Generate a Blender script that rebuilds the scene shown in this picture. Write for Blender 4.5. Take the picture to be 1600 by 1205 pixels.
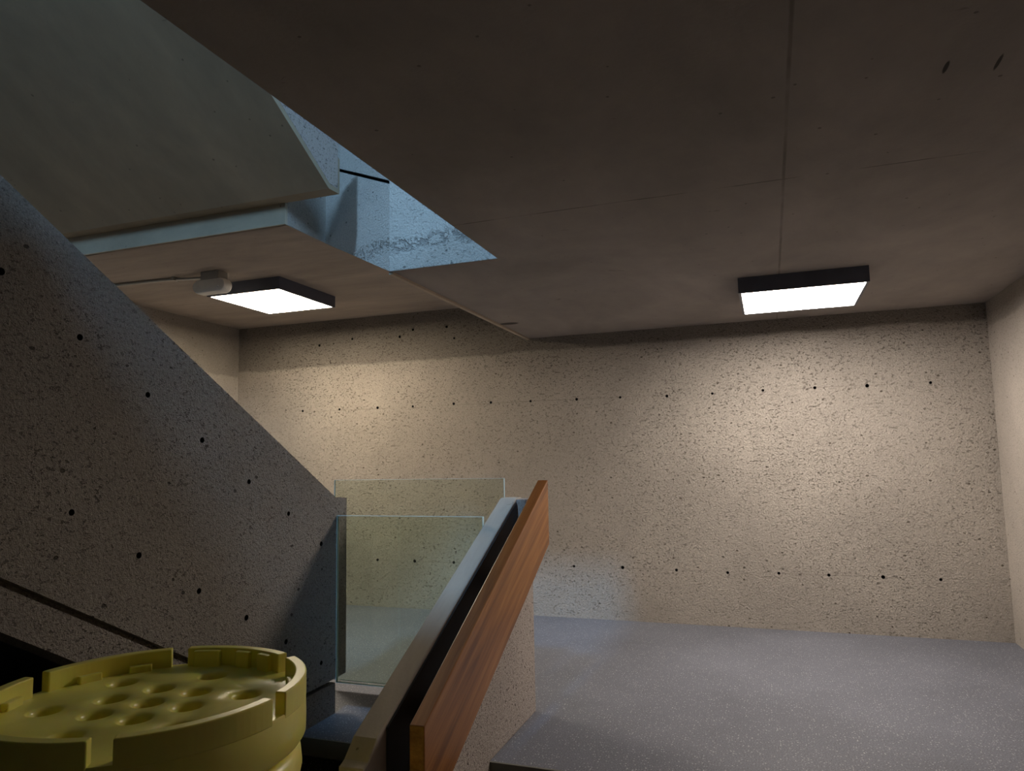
import bpy, bmesh, math, random
from mathutils import Vector, Matrix

random.seed(7)
S = bpy.context.scene
C = S.collection
for o in list(bpy.data.objects):
    bpy.data.objects.remove(o, do_unlink=True)

# ------------------------------------------------------------------ camera
cd = bpy.data.cameras.new('camera'); cam = bpy.data.objects.new('camera', cd); C.objects.link(cam)
R_ = Vector((0.94089352, 0.33817204, -0.01894871)); U_ = Vector((0.05294452, -0.09158883, 0.99438844))
F_ = Vector((-0.33453888, 0.93661687, 0.1040797))
m = Matrix((R_, U_, -F_)).transposed().to_4x4(); m.translation = (0, 0, 1.4)
cam.matrix_world = m
cd.sensor_fit = 'HORIZONTAL'; cd.sensor_width = 36; cd.lens = 1118.23 / 1600 * 36
cd.clip_start = 0.02
S.camera = cam

# ------------------------------------------------------------------ world, daylight, exposure
w = bpy.data.worlds.new('world'); S.world = w; w.use_nodes = True
w.node_tree.nodes['Background'].inputs[0].default_value = (0.42, 0.62, 0.92, 1)
w.node_tree.nodes['Background'].inputs[1].default_value = 1.0
S.view_settings.view_transform = 'Standard'; S.view_settings.look = 'None'
S.view_settings.gamma = 1; S.view_settings.use_curve_mapping = False
S.view_settings.exposure = 0.07

def area_light(name, loc, direction, sx, sy, power, col):
    ld = bpy.data.lights.new(name, 'AREA'); ld.shape = 'RECTANGLE'; ld.size = sx; ld.size_y = sy
    ld.energy = power; ld.color = col
    o = bpy.data.objects.new(name, ld); C.objects.link(o)
    o.location = loc
    o.rotation_euler = Vector(direction).to_track_quat('-Z', 'Y').to_euler()
    return o
SKY = (0.36, 0.65, 1.0)
SKYLIGHT_W, WINDOW_W = 70, 215
al = area_light('clerestory_daylight', (-1.68, -2.57, 7.2), (.0, 5.4, -4.7), 0.6, 1.2, SKYLIGHT_W, SKY)
al.data.spread = math.radians(50)                 # beam narrowed onto the ceiling opening; no reveal is built
area_light('upper_window_daylight', (1.58, -.9, 4.5), (-1, 0, 0), 2.4, 1.3, WINDOW_W, SKY)
LAMP_L, LAMP_R = 38.0, 38.0          # diffuser emission

# ------------------------------------------------------------------ node helpers
class NT:
    def __init__(s, name):
        s.m = bpy.data.materials.new(name); s.m.use_nodes = True
        s.t = s.m.node_tree; s.b = s.t.nodes['Principled BSDF']
        s.co = s.n('ShaderNodeTexCoord').outputs['Object']
    def n(s, k, **kw):
        x = s.t.nodes.new(k)
        for a, v in kw.items(): setattr(x, a, v)
        return x
    def set(s, sock, v):
        if isinstance(v, bpy.types.NodeSocket): s.t.links.new(v, sock)
        elif isinstance(v, (tuple, list)) and len(v) == 3 and sock.type == 'RGBA': sock.default_value = (*v, 1)
        else: sock.default_value = v
    def noise(s, scale, detail=3, rough=.55, co=None, dist=0):
        x = s.n('ShaderNodeTexNoise'); s.set(x.inputs['Vector'], co or s.co)
        x.inputs['Scale'].default_value = scale; x.inputs['Detail'].default_value = detail
        x.inputs['Roughness'].default_value = rough; x.inputs['Distortion'].default_value = dist
        return x.outputs['Fac']
    def voro(s, scale, co=None, out='Distance', rnd=1):
        x = s.n('ShaderNodeTexVoronoi'); s.set(x.inputs['Vector'], co or s.co)
        x.inputs['Scale'].default_value = scale; x.inputs['Randomness'].default_value = rnd
        return x.outputs[out]
    def map(s, v, a, b, c=0., d=1.):
        x = s.n('ShaderNodeMapRange'); s.set(x.inputs[0], v)
        for i, q in enumerate((a, b, c, d)): x.inputs[i + 1].default_value = q
        return x.outputs[0]
    def math(s, op, a, b=0.):
        x = s.n('ShaderNodeMath', operation=op); s.set(x.inputs[0], a); s.set(x.inputs[1], b); return x.outputs[0]
    def mix(s, f, a, b, kind='MIX'):
        x = s.n('ShaderNodeMix', data_type='RGBA', blend_type=kind)
        s.set(x.inputs[0], f); s.set(x.inputs[6], a); s.set(x.inputs[7], b); return x.outputs[2]
    def mapping(s, scale=(1, 1, 1), rot=(0, 0, 0), loc=(0, 0, 0)):
        x = s.n('ShaderNodeMapping'); s.set(x.inputs[0], s.co)
        x.inputs['Scale'].default_value = scale; x.inputs['Rotation'].default_value = rot; x.inputs['Location'].default_value = loc
        return x.outputs[0]
    def rotscale(s, scale, rot):
        a = s.mapping((1, 1, 1), rot)
        x = s.n('ShaderNodeMapping'); s.set(x.inputs[0], a); x.inputs['Scale'].default_value = scale
        return x.outputs[0]
    def xyz(s):
        x = s.n('ShaderNodeSeparateXYZ'); s.set(x.inputs[0], s.co); return x.outputs
    def bump(s, h, strength=.5, dist=.01, prev=None):
        x = s.n('ShaderNodeBump'); x.inputs['Strength'].default_value = strength; x.inputs['Distance'].default_value = dist
        s.set(x.inputs['Height'], h)
        if prev: s.set(x.inputs['Normal'], prev)
        return x.outputs[0]
    def fin(s, col=None, rough=.8, normal=None, spec=.3):
        if col is not None: s.set(s.b.inputs['Base Color'], col)
        s.set(s.b.inputs['Roughness'], rough); s.b.inputs['Specular IOR Level'].default_value = spec
        if normal: s.set(s.b.inputs['Normal'], normal)
        return s.m
    def line(s, coord, at, half, wob=.004):
        d = s.math('ABSOLUTE', s.math('ADD', s.math('SUBTRACT', coord, at), s.math('MULTIPLY', s.math('SUBTRACT', s.noise(3.), .5), wob * 4)))
        return s.map(d, half * .4, half, 1, 0)

def hammered(name, col, dark, lines_z=(), lines_x=(), band=None, pit=.5, big=.5, bump=.6, rot=0, ps=44, ds=8., honey=None):
    """bush-hammered exposed concrete: pitted, speckled, with formwork joints"""
    t = NT(name)
    X, Y, Z = t.xyz()
    n1 = t.noise(ps, 3, .6, t.mapping((1, 1, 1.4), (rot, 0, 0)), .12)
    pits = t.map(n1, .40, .35, 0, 1)
    var = t.map(t.noise(2.3, 3, .6), .36, .64, .35, 1)
    pits = t.math('MULTIPLY', pits, var)
    n2 = t.noise(75, 2, .6)
    fine = t.map(n2, .42, .34, 0, 1)
    dots = t.voro(ds, t.mapping((1, 1, 1.35), (rot, 0, 0)))
    dn = t.math('ADD', dots, t.math('MULTIPLY', t.noise(60), .1))
    dmask = t.map(dn, .135, .115, 0, 1)
    grain = t.noise(190, 2, .7)
    large = t.noise(1.1, 4, .6)
    c = t.mix(t.map(large, .3, .7), tuple(q * .86 for q in col), tuple(min(1, q * 1.1) for q in col))
    c = t.mix(t.map(grain, .3, .7), t.mix(1., c, (.8, .8, .8), 'MULTIPLY'), t.mix(1., c, (1.13, 1.13, 1.13), 'MULTIPLY'))
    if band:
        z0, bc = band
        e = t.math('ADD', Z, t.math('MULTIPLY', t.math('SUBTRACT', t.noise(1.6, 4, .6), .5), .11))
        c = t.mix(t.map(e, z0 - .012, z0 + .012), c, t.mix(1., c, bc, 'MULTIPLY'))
    # pale chips of aggregate
    chip = t.map(t.voro(48), .17, .12, 0, 1)
    c = t.mix(t.math('MULTIPLY', chip, .35), c, tuple(min(1, q * 1.5) for q in col))
    allp = t.math('MAXIMUM', t.math('MULTIPLY', pits, pit), t.math('MULTIPLY', dmask, big))
    allp = t.math('MAXIMUM', allp, t.math('MULTIPLY', fine, pit * .45))
    for z in lines_z: allp = t.math('MAXIMUM', allp, t.math('MULTIPLY', t.math('MULTIPLY', t.line(Z, z, .005), t.map(t.noise(2.2), .4, .62)), .35))
    for x in lines_x: allp = t.math('MAXIMUM', allp, t.math('MULTIPLY', t.math('MULTIPLY', t.line(X, x, .007, .002), t.map(t.noise(2.2), .42, .62)), .2))
    if honey:
        e = t.math('ABSOLUTE', t.math('SUBTRACT', t.math('ADD', Z, t.math('MULTIPLY', t.math('SUBTRACT', t.noise(7, 3), .5), .16)), honey))
        hm = t.math('MULTIPLY', t.map(e, .02, .06, 1, 0), t.map(t.noise(42, 3, .6), .46, .56, 0, 1))
        allp = t.math('MAXIMUM', allp, t.math('MULTIPLY', hm, .6)); pits = t.math('MAXIMUM', pits, hm)
    c = t.mix(allp, c, dark)
    h = t.math('SUBTRACT', t.math('MULTIPLY', t.noise(85, 4, .65), .6), t.math('MULTIPLY', t.math('MAXIMUM', pits, dmask), .8))
    nm = t.bump(h, bump, .028)
    return t.fin(c, .9, nm, .15)

def smooth(name, col, lines_x=(), lines_y=(), spots=(), streak=(1, 1, 1), bump=.25, pores=.5):
    """board-smooth cast concrete with faint stains and pores"""
    t = NT(name)
    X, Y, Z = t.xyz()
    n = t.noise(1.5, 5, .62, t.mapping(streak), .4)
    n2 = t.noise(7, 4, .65, t.mapping(streak))
    c = t.mix(t.map(n, .3, .7), tuple(q * .8 for q in col), tuple(min(1, q * 1.12) for q in col))
    c = t.mix(t.map(n2, .35, .7), c, t.mix(1., c, (1.1, 1.09, 1.06), 'MULTIPLY'))
    po = t.map(t.math('ADD', t.voro(9), t.math('MULTIPLY', t.noise(40), .12)), .12, .1, 0, pores)
    sc = t.map(t.noise(9, 3, .6, t.mapping((streak[0] * .5, streak[1] * 3, 1)), .9), .29, .26, 0, pores * .6)
    p = t.math('MAXIMUM', po, sc)
    for x in lines_x: p = t.math('MAXIMUM', p, t.math('MULTIPLY', t.math('MULTIPLY', t.line(X, x, .008, .002), t.map(t.noise(3.2), .3, .62)), .45))
    for y in lines_y: p = t.math('MAXIMUM', p, t.math('MULTIPLY', t.math('MULTIPLY', t.line(Y, y, .006, .006), t.map(t.noise(4), .42, .6)), .6))
    for sx, sy, rx, ry in spots:
        dx = t.math('DIVIDE', t.math('SUBTRACT', X, sx), rx); dy = t.math('DIVIDE', t.math('SUBTRACT', Y, sy), ry)
        d = t.math('ADD', t.math('MULTIPLY', dx, dx), t.math('MULTIPLY', dy, dy))
        p = t.math('MAXIMUM', p, t.map(d, .6, 1.1, .9, 0))
    c = t.mix(p, c, (.03, .026, .022))
    nm = t.bump(t.math('SUBTRACT', t.noise(60, 5, .65), p), bump, .004)
    return t.fin(c, .8, nm, .25)

def plain(name, col, rough=.5, metal=0., spec=.5):
    t = NT(name)
    c = t.mix(t.map(t.noise(14, 3), .3, .7), tuple(q * .92 for q in col), tuple(min(1, q * 1.05) for q in col))
    t.b.inputs['Metallic'].default_value = metal
    return t.fin(c, rough, t.bump(t.noise(220, 2), .06, .001), spec)

def speckled_floor(name, col):
    t = NT(name)
    big = t.noise(1.3, 4, .6)
    c = t.mix(t.map(big, .3, .7), tuple(q * .86 for q in col), tuple(q * 1.12 for q in col))
    c = t.mix(t.map(t.noise(150, 2, .7), .35, .65), t.mix(1., c, (.6, .6, .62), 'MULTIPLY'), t.mix(1., c, (1.4, 1.4, 1.4), 'MULTIPLY'))
    v = t.n('ShaderNodeTexVoronoi'); t.set(v.inputs['Vector'], t.co); v.inputs['Scale'].default_value = 76
    sep = t.n('ShaderNodeSeparateColor'); t.set(sep.inputs[0], v.outputs['Color'])
    ch = t.math('MULTIPLY', t.map(v.outputs['Distance'], .30, .22, 0, 1), t.map(sep.outputs[0], .35, 1., 0, .75))
    c = t.mix(ch, c, (.62, .63, .65))
    return t.fin(c, .55, t.bump(t.noise(180, 2), .12, .002), .4)

def wood_mat(name, ang):
    t = NT(name)
    co = t.rotscale((6, .45, 9), (-ang, 0, 0))
    x = t.n('ShaderNodeTexNoise'); t.set(x.inputs['Vector'], co)
    x.inputs['Scale'].default_value = 2.6; x.inputs['Detail'].default_value = 6; x.inputs['Roughness'].default_value = .6; x.inputs['Distortion'].default_value = .5
    co2 = t.rotscale((40, 1.2, 60), (-ang, 0, 0))
    f = t.noise(2.4, 4, .6, co2)
    r = t.n('ShaderNodeValToRGB'); t.set(r.inputs[0], x.outputs['Fac'])
    e = r.color_ramp.elements
    e[0].position = .3; e[0].color = (.21, .075, .018, 1); e[1].position = .72; e[1].color = (.52, .23, .065, 1)
    k = e.new(.5); k.color = (.36, .14, .035, 1)
    c = t.mix(t.map(f, .35, .7), t.mix(1., r.outputs[0], (.8, .78, .75), 'MULTIPLY'), r.outputs[0])
    t.b.inputs['Coat Weight'].default_value = .25; t.b.inputs['Coat Roughness'].default_value = .25
    return t.fin(c, .42, t.bump(f, .05, .002), .45)

def emissive(name, col, strength):
    t = NT(name)
    t.b.inputs['Base Color'].default_value = (.9, .9, .88, 1)
    t.set(t.b.inputs['Emission Color'], col); t.b.inputs['Emission Strength'].default_value = strength
    t.b.inputs['Roughness'].default_value = .4
    return t.m

def glass_mat(name):
    t = NT(name)
    nt = t.t
    out = nt.nodes['Material Output']; nt.nodes.remove(t.b)
    tr = nt.nodes.new('ShaderNodeBsdfTransparent'); tr.inputs[0].default_value = (.925, .965, .935, 1)
    gl = nt.nodes.new('ShaderNodeBsdfGlossy'); gl.inputs['Roughness'].default_value = .02; gl.inputs[0].default_value = (1, 1, 1, 1)
    fr = nt.nodes.new('ShaderNodeFresnel'); fr.inputs[0].default_value = 1.45
    mx = nt.nodes.new('ShaderNodeMixShader')
    nt.links.new(fr.outputs[0], mx.inputs[0]); nt.links.new(tr.outputs[0], mx.inputs[1]); nt.links.new(gl.outputs[0], mx.inputs[2])
    nt.links.new(mx.outputs[0], out.inputs[0])
    return t.m

def plastic(name, col):
    t = NT(name)
    c = t.mix(t.map(t.noise(4, 5, .6), .3, .7), tuple(q * .88 for q in col), tuple(min(1, q * 1.06) for q in col))
    sc = t.map(t.noise(14, 3, .6, t.mapping((1, 4, 1)), .8), .27, .24, 0, .5)
    c = t.mix(sc, c, (.25, .2, .08))
    t.b.inputs['Subsurface Weight'].default_value = .6
    t.b.inputs['Subsurface Radius'].default_value = (.03, .022, .006)
    return t.fin(c, .33, t.bump(t.noise(90, 3), .05, .002), .6)

M = {}
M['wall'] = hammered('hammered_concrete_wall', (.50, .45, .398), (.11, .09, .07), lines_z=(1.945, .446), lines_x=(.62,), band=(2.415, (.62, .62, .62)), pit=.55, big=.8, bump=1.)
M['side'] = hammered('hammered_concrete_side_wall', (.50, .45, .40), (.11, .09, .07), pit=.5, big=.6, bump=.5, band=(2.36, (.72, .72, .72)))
M['parapet'] = hammered('hammered_concrete_parapet', (.42, .375, .33), (.07, .06, .052), pit=.7, big=.8, bump=1., rot=-.5, ps=52, ds=7.5)
M['parapet_r'] = hammered('hammered_concrete_newel', (.46, .40, .36), (.07, .055, .05), pit=.85, big=.5, bump=.6)
M['upper'] = hammered('hammered_concrete_upper', (.50, .47, .43), (.16, .15, .14), pit=.35, big=.8, bump=.7, honey=2.70)
M['ceil'] = smooth('cast_concrete_ceiling', (.345, .305, .28), lines_x=(.112,), lines_y=(3.08,),
                   spots=((.552, 2.342, .007, .04), (.692, 2.368, .006, .05), (-2.0, 5.55, .09, .05)), streak=(1, .6, 1))
M['ceil_l'] = smooth('cast_concrete_landing_soffit', (.40, .345, .30), streak=(.6, 2.2, 1))
M['soffit'] = smooth('cast_concrete_flight_soffit', (.38, .305, .215), streak=(1, .5, .5), pores=.45)
M['fascia'] = smooth('cast_concrete_fascia', (.52, .46, .36), streak=(1, 1, 2), pores=.5)
M['cap'] = smooth('cast_concrete_cap', (.44, .385, .33), streak=(2, .5, 1), pores=.5)
M['lip'] = smooth('cast_concrete_lit_lip', (.55, .46, .36), pores=.2)  # paler concrete paints in the lit strip on the slab edge
M['floor'] = speckled_floor('speckled_rubber_floor', (.148, .156, .188))
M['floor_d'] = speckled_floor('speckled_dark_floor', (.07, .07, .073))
M['nosing'] = plain('stair_nosing', (.16, .155, .13), .6)
M['wood'] = wood_mat('varnished_wood', math.atan(.522))
M['black'] = plain('dark_lamp_housing', (.09, .1, .14), .35)
M['emL'] = emissive('warm_diffuser', (1, .85, .63), LAMP_L)
M['emR'] = emissive('neutral_diffuser', (1, .90, .80), LAMP_R)
M['glass'] = glass_mat('clear_green_glass')
M['gedge'] = plain('glass_edge_glint', (.62, .86, .93), .15)  # pale blue paints in the skylight caught in the pane edges
M['yellow'] = plastic('yellow_plastic', (1., .86, .2))
M['steel'] = plain('galvanised_steel', (.42, .41, .38), .4, .6)
M['hole'] = plain('dark_tie_hole', (.012, .011, .01), .9)
M['white'] = plain('white_plastic', (.85, .82, .77), .4)
M['led'] = plain('sensor_led', (.9, .9, .9), .2)
M['bracket'] = plain('black_bracket_and_gap_shade', (.03, .03, .03), .5)  # brackets, and the plate that paints shade into the handrail gap
M['upper_plain'] = smooth('upper_plaster', (.34, .3, .23), pores=.1)

# ------------------------------------------------------------------ mesh helpers
def link(name, me, mat, parent=None):
    o = bpy.data.objects.new(name, me); C.objects.link(o)
    if mat: me.materials.append(M[mat])
    if parent: o.parent = parent
    return o
def from_bm(name, bm, mat, parent=None, smooth_shade=False):
    bmesh.ops.recalc_face_normals(bm, faces=bm.faces)
    me = bpy.data.meshes.new(name); bm.to_mesh(me); bm.free()
    if smooth_shade:
        for p in me.polygons: p.use_smooth = True
    return link(name, me, mat, parent)
def bevel(o, wd=.005, seg=2, ang=35):
    b = o.modifiers.new('bevel', 'BEVEL'); b.width = wd; b.segments = seg; b.limit_method = 'ANGLE'; b.angle_limit = math.radians(ang)
    return o
def box_bm(bm, a, b):
    vs = [bm.verts.new((x, y, z)) for x in (a[0], b[0]) for y in (a[1], b[1]) for z in (a[2], b[2])]
    for f in ((0, 1, 3, 2), (4, 6, 7, 5), (0, 4, 5, 1), (2, 3, 7, 6), (0, 2, 6, 4), (1, 5, 7, 3)):
        bm.faces.new([vs[i] for i in f])
def box(name, a, b, mat, parent=None, bv=0):
    bm = bmesh.new(); box_bm(bm, a, b); o = from_bm(name, bm, mat, parent)
    if bv: bevel(o, bv)
    return o
def prism(name, pts, axis, a, b, mat, parent=None, bv=0):
    """extrude a polygon along an axis ('X': pts are (y,z); 'Z': pts are (x,y))"""
    bm = bmesh.new()
    def P(p, t): return (t, p[0], p[1]) if axis == 'X' else (p[0], p[1], t)
    A = [bm.verts.new(P(p, a)) for p in pts]; B = [bm.verts.new(P(p, b)) for p in pts]
    bm.faces.new(A); bm.faces.new(B[::-1])
    for i in range(len(pts)):
        j = (i + 1) % len(pts); bm.faces.new((A[i], B[i], B[j], A[j]))
    o = from_bm(name, bm, mat, parent)
    if bv: bevel(o, bv)
    return o
def drill(o, centers, axis, radii, depth):
    """bore tie holes: (center on the face, inward direction axis with sign)"""
    bm = bmesh.new()
    d = Vector(axis)
    q = d.to_track_quat('Z', 'Y').to_matrix().to_4x4()
    for c, r in zip(centers, radii):
        mt = Matrix.Translation(Vector(c)) @ q
        bmesh.ops.create_cone(bm, cap_ends=True, segments=12, radius1=r, radius2=r * .8, depth=depth * 2, matrix=mt)
    cut = from_bm('cutter', bm, 'hole')
    md = o.modifiers.new('holes', 'BOOLEAN'); md.operation = 'DIFFERENCE'; md.solver = 'EXACT'; md.object = cut; md.material_mode = 'TRANSFER'
    bpy.context.view_layer.update()
    dg = bpy.context.evaluated_depsgraph_get()
    me = bpy.data.meshes.new_from_object(o.evaluated_get(dg))
    o.modifiers.clear(); o.data = me
    bpy.data.objects.remove(cut, do_unlink=True)
def lathe(name, prof, mat, parent=None, seg=96, loc=(0, 0, 0)):
    bm = bmesh.new(); rings = []
    for r, z in prof:
        rings.append([bm.verts.new((loc[0] + r * math.cos(2 * math.pi * i / seg), loc[1] + r * math.sin(2 * math.pi * i / seg), loc[2] + z)) for i in range(seg)])
    for k in range(len(rings) - 1):
        for i in range(seg):
            j = (i + 1) % seg; bm.faces.new((rings[k][i], rings[k][j], rings[k + 1][j], rings[k + 1][i]))
    return from_bm(name, bm, mat, parent, True)
def tube(name, pts, r, mat, parent=None, seg=10):
    cu = bpy.data.curves.new(name, 'CURVE'); cu.dimensions = '3D'; cu.bevel_depth = r; cu.bevel_resolution = 3; cu.use_fill_caps = True
    sp = cu.splines.new('POLY'); sp.points.add(len(pts) - 1)
    for p, q in zip(sp.points, pts): p.co = (*q, 1)
    t = bpy.data.objects.new('tmp', cu); C.objects.link(t)
    bpy.context.view_layer.update()
    me = bpy.data.meshes.new_from_object(t.evaluated_get(bpy.context.evaluated_depsgraph_get()))
    bpy.data.objects.remove(t, do_unlink=True); me.materials.clear()
    for p in me.polygons: p.use_smooth = True
    return link(name, me, mat, parent)
def thing(name, loc, label, cat, group=None):
    o = bpy.data.objects.new(name, None); C.objects.link(o); o.location = loc; o.empty_display_size = .1
    return tag(o, label, cat, group)
def tag(o, label, cat, group=None):
    o['label'] = label; o['category'] = cat
    if group: o['group'] = group
    return o
def struct(o, label=None):
    o['kind'] = 'structure'
    if label: o['label'] = label
    return o
def under(root, *objs):
    """parent world-built meshes to a root without moving them"""
    bpy.context.view_layer.update()
    inv = root.matrix_world.inverted()
    for o in objs:
        o.data.transform(inv); o.parent = root
    return root

# ------------------------------------------------------------------ the setting
XL, XR, YB, YF = -5.441, 1.617, 6.324, -2.6         # room: left, right, back, near
HR, HL = 2.538, 2.896                               # undersides: right slab, landing at left
ROOF = 8.2
LOW = -0.35                                         # level the camera stands on
EDGE = 3.27                                         # front edge of the landing

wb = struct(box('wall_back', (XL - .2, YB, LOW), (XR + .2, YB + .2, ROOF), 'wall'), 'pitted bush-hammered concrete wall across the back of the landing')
up = [(-4.599, 1.957), (-4.15, 1.956), (-3.703, 1.954), (-3.306, 1.951), (-2.862, 1.957), (-2.475, 1.952), (-2.078, 1.946), (-1.635, 1.943), (-1.235, 1.942),
      (-.824, 1.934), (-.44, 1.937), (-.03, 1.944), (.371, 1.944), (.758, 1.94), (1.204, 1.941)]
lo = [(-4.15, .449), (-3.702, .449), (-3.293, .448), (-2.879, .448), (-2.48, .448), (-2.09, .449), (-1.703, .449), (-1.265, .451), (-.804, .445), (-.386, .437), (.014, .446), (.387, .444), (.775, .443), (1.167, .438)]
hi = [(-2.93, 2.72), (-3.45, 2.66), (-3.3, 2.72), (-4.4, 2.64), (-4.0, 2.68), (-2.85, 2.6)]
rr = [random.uniform(.012, .017) for _ in up + lo + hi]
drill(wb, [(x, YB, z) for x, z in up + lo + hi], (0, 1, 0), rr, .05)
struct(box('wall_left', (XL - .2, YF, LOW), (XL, YB, ROOF), 'side'), 'concrete side wall behind the left lamp')
struct(box('wall_right', (XR, YF, LOW), (XR + .2, YB, ROOF), 'side'), 'concrete side wall at the right edge')
struct(box('wall_rear', (XL - .2, YF - .2, LOW), (XR + .2, YF, ROOF), 'upper_plain'))
struct(prism('floor', [(XL, EDGE), (XR, EDGE), (XR, YB), (XL, YB)], 'Z', -.085, 0, 'floor'), 'grey speckled landing floor with pale flecks')
struct(box('trim_1', (XL, EDGE - .012, -.087), (XR, EDGE, -.0), 'nosing'), 'dark nosing along the front edge of the landing')
struct(box('wall_riser', (XL, EDGE + .22, LOW), (XR, EDGE + .3, -.085), 'floor_d'))
struct(box('floor_lower', (XL, YF, LOW - .1), (XR, YB, LOW), 'floor'))
# right-hand ceiling slab: an L round the open stairwell
struct(prism('ceiling', [(-1.393, YF), (XR, YF), (XR, YB), (-2.086, YB), (-2.086, 3.707), (-1.393, 3.707)], 'Z', HR, HR + .36, 'ceil'), 'dark smooth concrete ceiling with a faint straight seam')
struct(box('trim_2', (-2.1, 3.72, HR - .014), (-2.072, YB, HR + .02), 'lip'), 'thin added lip, coloured pale as a lit edge, along the edge of the lower ceiling')
struct(box('ceiling_near', (-2.375, YF, HR), (-1.394, .95, HR + .36), 'ceil'))
struct(box('added_light_blocker', (-2.375, .83, HR + .361), (-1.394, .95, 3.22), 'upper_plain'))  # unseen upstand, added to keep clerestory light off the near landing floor
struct(box('ceiling_left', (XL, 3.63, HL), (-2.78, YB, HL + .3), 'ceil_l'), 'higher concrete ceiling over the left end of the landing')
struct(box('ceiling_slot', (-2.78, 4.2, HL), (-2.086, YB, HL + .3), 'ceil_l'))
struct(box('trim_3', (XL, 3.615, HL), (-2.777, 3.64, 3.033), 'fascia'), 'pale concrete edge of the upper landing')
# upper storey round the stairwell
struct(box('wall_well_left', (-2.95, 3.64, HL + .002), (-2.777, 4.3, 4.4), 'upper'), 'concrete side of the stairwell above the landing edge')
WA, WB = (-2.777, 4.05), (-2.086, 3.702)            # slanting wall that closes the well, seen through the opening
def slant(name, b0, b1, t0, t1, back, mat, lift=0):
    """slab standing on the line WA-WB between sloping lower and upper edges"""
    bm = bmesh.new()
    nx, ny = .45 * back, .89 * back
    f = [(WA[0], WA[1], b0), (WB[0], WB[1], b1), (WB[0], WB[1], t1), (WA[0], WA[1], t0)]
    g = [(WA[0] + nx, WA[1] + ny, b0 + lift), (WB[0] + nx, WB[1] + ny, b1 + lift), (WB[0] + nx, WB[1] + ny, t1), (WA[0] + nx, WA[1] + ny, t0)]
    A = [bm.verts.new(p) for p in f]; B = [bm.verts.new(p) for p in g]
    bm.faces.new(A); bm.faces.new(B[::-1])
    for i in range(4): bm.faces.new((A[i], A[(i + 1) % 4], B[(i + 1) % 4], B[i]))
    return from_bm(name, bm, mat)
GA, GB = 3.437, 3.093                               # groove height at both ends
w1 = struct(slant('wall_well_slant', HL, HR + .001, GA - .011, GB - .011, .14, 'upper', .13), 'blue daylit slanting concrete wall with a dark groove, inside the ceiling opening')
w2 = slant('upper_course', GA + .011, GB + .011, 4.4, 4.4, .14, 'upper')
w3 = slant('groove_backing', GA - .05, GB - .05, GA + .05, GB + .05, .1, 'hole'); w3.location = (.045 * .9, .089 * .9, 0)
w2.parent = w1; w3.parent = w1
struct(prism('wall_well_right', [(3.700, HR + .001), (3.7065, HR + .001), (3.7065, HR + .361), (3.86, HR + .361), (3.86, 3.95), (3.70, 3.95)], 'X', -2.086, -1.394, 'upper'), 'daylit concrete face at the far end of the ceiling opening')
struct(box('ceiling_roof', (XL, YF, ROOF), (XR, YB, ROOF + .2), 'upper_plain'))

# ------------------------------------------------------------------ flights of stairs and parapets
SL = .592
# upper flight: soffit seen from below, rising towards the camera
fl = thing('stair_flight', (-3.9, 3.6, 3.03), 'smooth concrete underside of the upper stair flight, top left', 'stairs')
y1 = -.2; z1 = 3.033 + (3.5 - y1) * .6
a = prism('soffit_slab', [(3.62, 3.033), (3.51, 3.028), (y1, z1), (YF + .003, z1), (YF + .003, z1 + .3), (y1, z1 + .3), (3.62, 3.25)], 'X', XL + .003, -2.385, 'soffit')
b = prism('parapet_wall', [(3.60, 3.06), (3.52, 3.06), (y1, z1 + .04), (y1, z1 + .37), (3.60, 3.43)], 'X', -2.52, -2.384, 'parapet_r')
under(fl, a, b)
# flight that rises from the landing on the left
lf = thing('stair_flight', (-3.9, 3.4, 0), 'dark underside of the stair flight behind the big left parapet', 'stairs')
pts = []
y, z = 3.42, 0.
while y > .9:
    pts += [(y, z), (y, z + .174)]; z += .174; y -= .294
top = pts[-1]
pts += [(YF + .003, top[1]), (YF + .003, top[1] - .25), (top[0], top[1] - .28)]
pts += [(3.42, -.02)]
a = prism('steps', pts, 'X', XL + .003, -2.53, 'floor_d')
under(lf, a)

lp = thing('stair_parapet', (-2.45, 3.0, 0), 'large dark pitted concrete parapet with sloping top and round tie holes', 'parapet')
def ltop(y): return 1.205 + (3.603 - y) * SL
def lbot(y): return max(.192, 1.053 - (y - 1.678) * .565)
ykink = 1.678 + (1.053 - .192) / .565
pw = prism('parapet_wall', [(-1.2, ltop(-1.2)), (3.60, ltop(3.60)), (3.715, 1.198), (3.715, .195), (3.60, .192), (ykink, .192), (-1.2, lbot(-1.2))], 'X', -2.53, -2.384, 'parapet')
h1 = [(1.31, 2.24), (1.626, 2.06), (1.926, 1.884), (2.243, 1.695), (2.548, 1.516), (2.86, 1.321), (3.168, 1.145), (3.461, .957)]
h2 = [(1.61, 1.42), (1.924, 1.243), (2.226, 1.052), (2.553, .857), (2.86, .68), (3.161, .498), (3.471, .312)]
drill(pw, [(-2.384, y, z) for y, z in h1 + h2], (-1, 0, 0), [random.uniform(.0125, .016) for _ in h1 + h2], .05)
g = .026
bot = lambda y: lbot(y) - g
st = prism('stringer', [(-1.2, 1.053 + 2.878 * .565 - g), (ykink, .166), (3.617, .166), (3.617, 0), (3.1, 0), (1.93, .733), (-1.2, .733 + 3.13 * .6)], 'X', -2.53, -2.39, 'parapet')
bk = prism('shadow_joint', [(-1.2, lbot(-1.2) + .02), (ykink, .2), (3.58, .2), (3.58, .15), (ykink - .02, .15), (-1.2, lbot(-1.2) - .06)], 'X', -2.52, -2.43, 'parapet')
under(lp, pw, st, bk)

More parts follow.
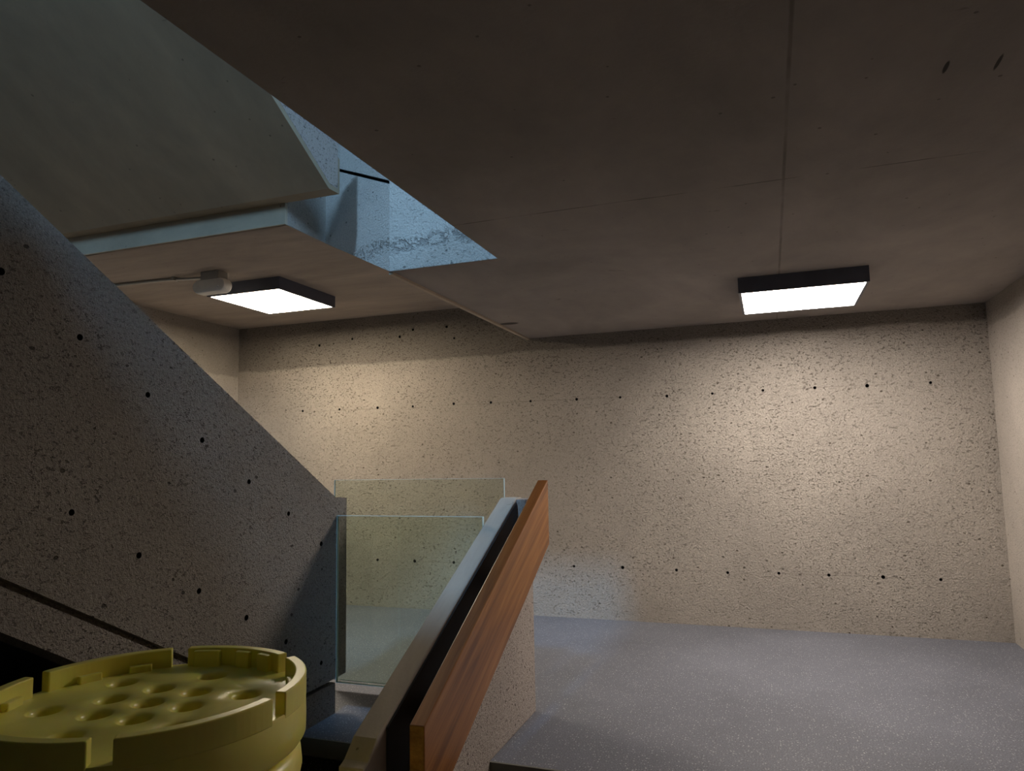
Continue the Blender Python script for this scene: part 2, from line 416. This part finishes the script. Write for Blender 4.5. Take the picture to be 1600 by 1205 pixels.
# parapet of the flight going down, right of the glass
rp = thing('stair_parapet', (-1.4, 3.2, 0), 'narrow sloping concrete parapet with bluish smooth top beside the wooden board', 'parapet')
SR = .496
def rtop(y): return 1.187 - (3.88 - y) * SR
cap = prism('cap_wall', [(2.245, LOW), (2.245, .352), (2.28, .366), (2.34, rtop(2.34)), (3.88, 1.187), (3.965, 1.187), (3.965, 0), (EDGE, 0), (EDGE, LOW)], 'X', -1.47, -1.37, 'cap', bv=.006)
sh = prism('face_wall', [(2.30, LOW), (2.30, rtop(2.30) - .32), (3.86, rtop(3.86) - .32), (3.87, 1.18), (3.965, 1.183), (3.965, 0.0), (EDGE, 0), (EDGE, LOW)], 'X', -1.372, -1.31, 'parapet_r', bv=.006)
under(rp, cap, sh)
drill(sh, [(-1.31 - rp.location.x, 3.70 - rp.location.y, .075)], (-1, 0, 0), [.012], .03)

# wooden handrail board
hb = thing('handrail', (-1.23, 3.1, 0), 'reddish-brown varnished wooden handrail board rising along the parapet', 'handrail')
def btop(y): return 1.286 - (3.936 - y) * .522
bd = prism('board', [(2.372, btop(2.372)), (3.936, 1.286), (3.936, .928), (2.372, btop(2.372) - .37)], 'X', -1.26, -1.2, 'wood', bv=.004)
parts = [bd, prism('gap_shade_plate', [(2.40, btop(2.40) - .34), (2.40, rtop(2.40) - .012), (3.855, rtop(3.855) - .012), (3.855, btop(3.855) - .34)], 'X', -1.3685, -1.362, 'bracket')]  # black plate added as painted shade in the gap behind the board
for y in (2.75, 3.5):
    parts.append(box('bracket', (-1.362, y - .03, btop(y) - .3), (-1.26, y + .03, btop(y) - .24), 'bracket'))
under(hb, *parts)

# steps down towards the camera, dark
stp = thing('stair_step', (-1.9, 3.1, LOW), 'dark step below the landing edge between the two parapets', 'step')
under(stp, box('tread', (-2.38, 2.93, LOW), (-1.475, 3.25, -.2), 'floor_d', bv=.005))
sr = thing('stair_step', (0, 3.1, LOW), 'dark step below the landing edge right of the wooden handrail', 'step')
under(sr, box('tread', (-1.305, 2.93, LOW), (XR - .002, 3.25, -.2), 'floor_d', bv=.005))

# ------------------------------------------------------------------ glass between the parapets
def pane(name, x0, x1, y0, z0, z1, th, label):
    t = thing(name, ((x0 + x1) / 2, y0, z0), label, 'glass panel')
    p = box('pane', (x0, y0 - th / 2, z0), (x1, y0 + th / 2, z1), 'glass')
    e = []
    for n, a, b in (('top_edge', (x0, y0 - th / 2, z1), (x1, y0 + th / 2, z1 + .0015)), ('side_edge', (x0 - .0015, y0 - th / 2, z0), (x0, y0 + th / 2, z1)),
                 ('side_edge', (x1, y0 - th / 2, z0), (x1 + .0015, y0 + th / 2, z1)), ('bottom_edge', (x0, y0 - th / 2, z0 - .0015), (x1, y0 + th / 2, z0))):
        e.append(box(n, a, b, 'gedge'))
    under(t, p, *e)
    return t
pane('glass_panel', -2.645, -1.484, 3.985, .062, 1.295, .010, 'taller clear greenish glass panel behind, reaching above the parapets')
pane('glass_panel', -2.381, -1.473, 3.62, .17, 1.1, .02, 'lower glass panel in front with a bright bluish top edge')

# ------------------------------------------------------------------ ceiling lamps
def lamp(x0, x1, y0, y1, zc, mat, label):
    t = thing('ceiling_lamp', ((x0 + x1) / 2, (y0 + y1) / 2, zc), label, 'ceiling lamp', 'square ceiling lamps')
    h, fr = .1, .018
    bm = bmesh.new()
    box_bm(bm, (x0, y0, zc - h), (x0 + fr, y1, zc)); box_bm(bm, (x1 - fr, y0, zc - h), (x1, y1, zc))
    box_bm(bm, (x0 + fr, y0, zc - h), (x1 - fr, y0 + fr, zc)); box_bm(bm, (x0 + fr, y1 - fr, zc - h), (x1 - fr, y1, zc))
    box_bm(bm, (x0 + fr, y0 + fr, zc - .02), (x1 - fr, y1 - fr, zc))
    hs = from_bm('housing', bm, 'black')
    df = box('diffuser', (x0 + fr, y0 + fr, zc - h + .002), (x1 - fr, y1 - fr, zc - h + .012), mat)
    under(t, hs, df)
lamp(-4.325, -3.607, 4.635, 5.418, HL, 'emL', 'square black-framed ceiling lamp at left beside the sensor')
lamp(-.138, .624, 4.735, 5.49, HR, 'emR', 'square black-framed ceiling lamp at right near the right wall')

# ------------------------------------------------------------------ sensor and conduit
sn = thing('motion_sensor', (-4.0, 4.36, HL), 'white capsule-shaped sensor on a grey box on the left ceiling', 'sensor')
bx_ = box('junction_box', (-4.075, 4.29, HL - .065), (-3.905, 4.40, HL), 'steel', bv=.006)
bm = bmesh.new()
N = 40; L, Rr = .098, .056
prof = []
for i in range(N):
    a = 2 * math.pi * i / N
    prof.append((math.copysign(L, math.cos(a)) + Rr * math.cos(a) if abs(math.cos(a)) > 1e-6 else 0, Rr * math.sin(a)))
rings = []
for yy, s in ((-.045, .86), (-.035, .96), (-.02, 1), (.03, 1), (.04, .94)):
    rings.append([bm.verts.new((-3.995 + px * (s * .12 + .88), 4.335 + yy, HL - .115 + pz * s)) for px, pz in prof])
for k in range(len(rings) - 1):
    for i in range(N): bm.faces.new((rings[k][i], rings[k][(i + 1) % N], rings[k + 1][(i + 1) % N], rings[k + 1][i]))
bm.faces.new(rings[0]); bm.faces.new(rings[-1])
by = from_bm('sensor_body', bm, 'white', None); bevel(by, .003)
bm = bmesh.new(); bmesh.ops.create_uvsphere(bm, u_segments=12, v_segments=8, radius=.008, matrix=Matrix.Translation((-3.90, 4.29, HL - .13)))
ld = from_bm('indicator', bm, 'led', None, True)
under(sn, bx_, by, ld)
cn = thing('conduit', (-4.6, 4.33, HL), 'thin grey conduit running left along the ceiling from the sensor', 'conduit')
cp = [(-5.43, 4.27, HL - .014), (-4.42, 4.335, HL - .014), (-4.30, 4.345, HL - .022), (-4.076, 4.35, HL - .032)]
tb = tube('pipe', cp, .012, 'steel')
cl = [box('clip', (x - .012, 4.30 + dy, HL - .03), (x + .012, 4.355 + dy, HL), 'steel') for x, dy in ((-4.37, .01), (-5.1, -.035))]
under(cn, tb, *cl)

# ------------------------------------------------------------------ yellow drum
DX, DY, DZ, DR = -1.606, 1.548, .82, .406
DECK = DZ - .055
dr = thing('plastic_drum', (DX, DY, LOW), 'yellow plastic drum with notched rim and round dimples in its lid', 'drum')
body = lathe('body', [(0, LOW), (DR - .05, LOW), (DR - .03, LOW + .02), (DR - .03, .12), (DR - .012, .15), (DR - .012, .2), (DR - .03, .23), (DR - .03, .52), (DR - .014, .545),
                      (DR - .008, .575), (DR - .012, .612), (DR - .03, .632), (DR - .07, .637), (DR - .07, .66), (0, .66)], 'yellow', loc=(DX, DY, 0))
seg = 96
bm = bmesh.new()
def circ(r, z, n=seg, cx=0, cy=0): return [bm.verts.new((DX + cx + r * math.cos(2 * math.pi * i / n), DY + cy + r * math.sin(2 * math.pi * i / n), z)) for i in range(n)]
def bridge(a, b):
    n = len(a)
    for i in range(n): bm.faces.new((a[i], a[(i + 1) % n], b[(i + 1) % n], b[i]))
def loop_edges(v): return [bm.edges.new((v[i], v[(i + 1) % len(v)])) for i in range(len(v))]
outer = circ(DR - .002, DECK)
edges = loop_edges(outer)
hc = [(-.02, .017)] + [(-.02 + .127 * math.cos(math.radians(3 + 60 * k)), .017 + .127 * math.sin(math.radians(3 + 60 * k))) for k in range(6)] \
     + [(-.02 + .252 * math.cos(math.radians(32 + 60 * k)), .017 + .252 * math.sin(math.radians(32 + 60 * k))) for k in range(6)]
tops = []
for cx, cy in hc:
    v = circ(.047, DECK, 28, cx, cy); edges += loop_edges(v); tops.append((v, cx, cy))
bmesh.ops.triangle_fill(bm, edges=edges, use_beauty=True)
for v, cx, cy in tops:
    v1 = circ(.041, DECK - .004, 28, cx, cy); v2 = circ(.036, DECK - .012, 28, cx, cy); v3 = circ(.033, DECK - .045, 28, cx, cy)
    bridge(v, v1); bridge(v1, v2); bridge(v2, v3); bm.faces.new(v3)
k1 = circ(DR, DECK - .004); k2 = circ(DR + .002, DZ - .12); k3 = circ(DR + .001, DZ - .155); k4 = circ(DR - .008, DZ - .168); k5 = circ(DR - .035, DZ - .172)
bridge(outer, k1); bridge(k1, k2); bridge(k2, k3); bridge(k3, k4); bridge(k4, k5)
lid = from_bm('lid', bm, 'yellow')
for p in lid.data.polygons: p.use_smooth = True
es = lid.modifiers.new('split', 'EDGE_SPLIT'); es.split_angle = math.radians(50)
def arc(name, a0, a1, r0, r1, z0, z1, n=20, bv=.004):
    bm = bmesh.new(); R4 = []
    for i in range(n + 1):
        a = math.radians(a0 + (a1 - a0) * i / n)
        R4.append([bm.verts.new((DX + r * math.cos(a), DY + r * math.sin(a), z)) for r, z in ((r0, z0), (r1, z0), (r1, z1), (r0, z1))])
    for i in range(n):
        for k in range(4): bm.faces.new((R4[i][k], R4[i][(k + 1) % 4], R4[i + 1][(k + 1) % 4], R4[i + 1][k]))
    bm.faces.new(R4[0]); bm.faces.new(R4[-1])
    o = from_bm(name, bm, 'yellow'); bevel(o, bv, 3)
    return o
segs = []
for k in range(6):
    c0 = 3 + 60 * k
    s = arc('rim_segment', c0 + 3.6, c0 + 56.4, DR - .03, DR + .001, DECK - .012, DZ)
    subs = []
    if k == 1:
        for d0, d1 in ((9, 17), (23, 31), (40, 53)): subs.append(arc('lug', c0 + d0, c0 + d1, DR - .047, DR - .028, DECK - .01, DZ - .006, 6))
    else:
        for d0, d1 in ((12, 22), (34, 44)): subs.append(arc('lug', c0 + d0, c0 + d1, DR - .05, DR - .028, DECK - .01, DZ - .034, 6))
    segs.append((s, subs))
under(dr, body, lid, *[s for s, _ in segs])
for s, subs in segs:
    for q in subs:
        q.data.transform(dr.matrix_world.inverted()); q.parent = s
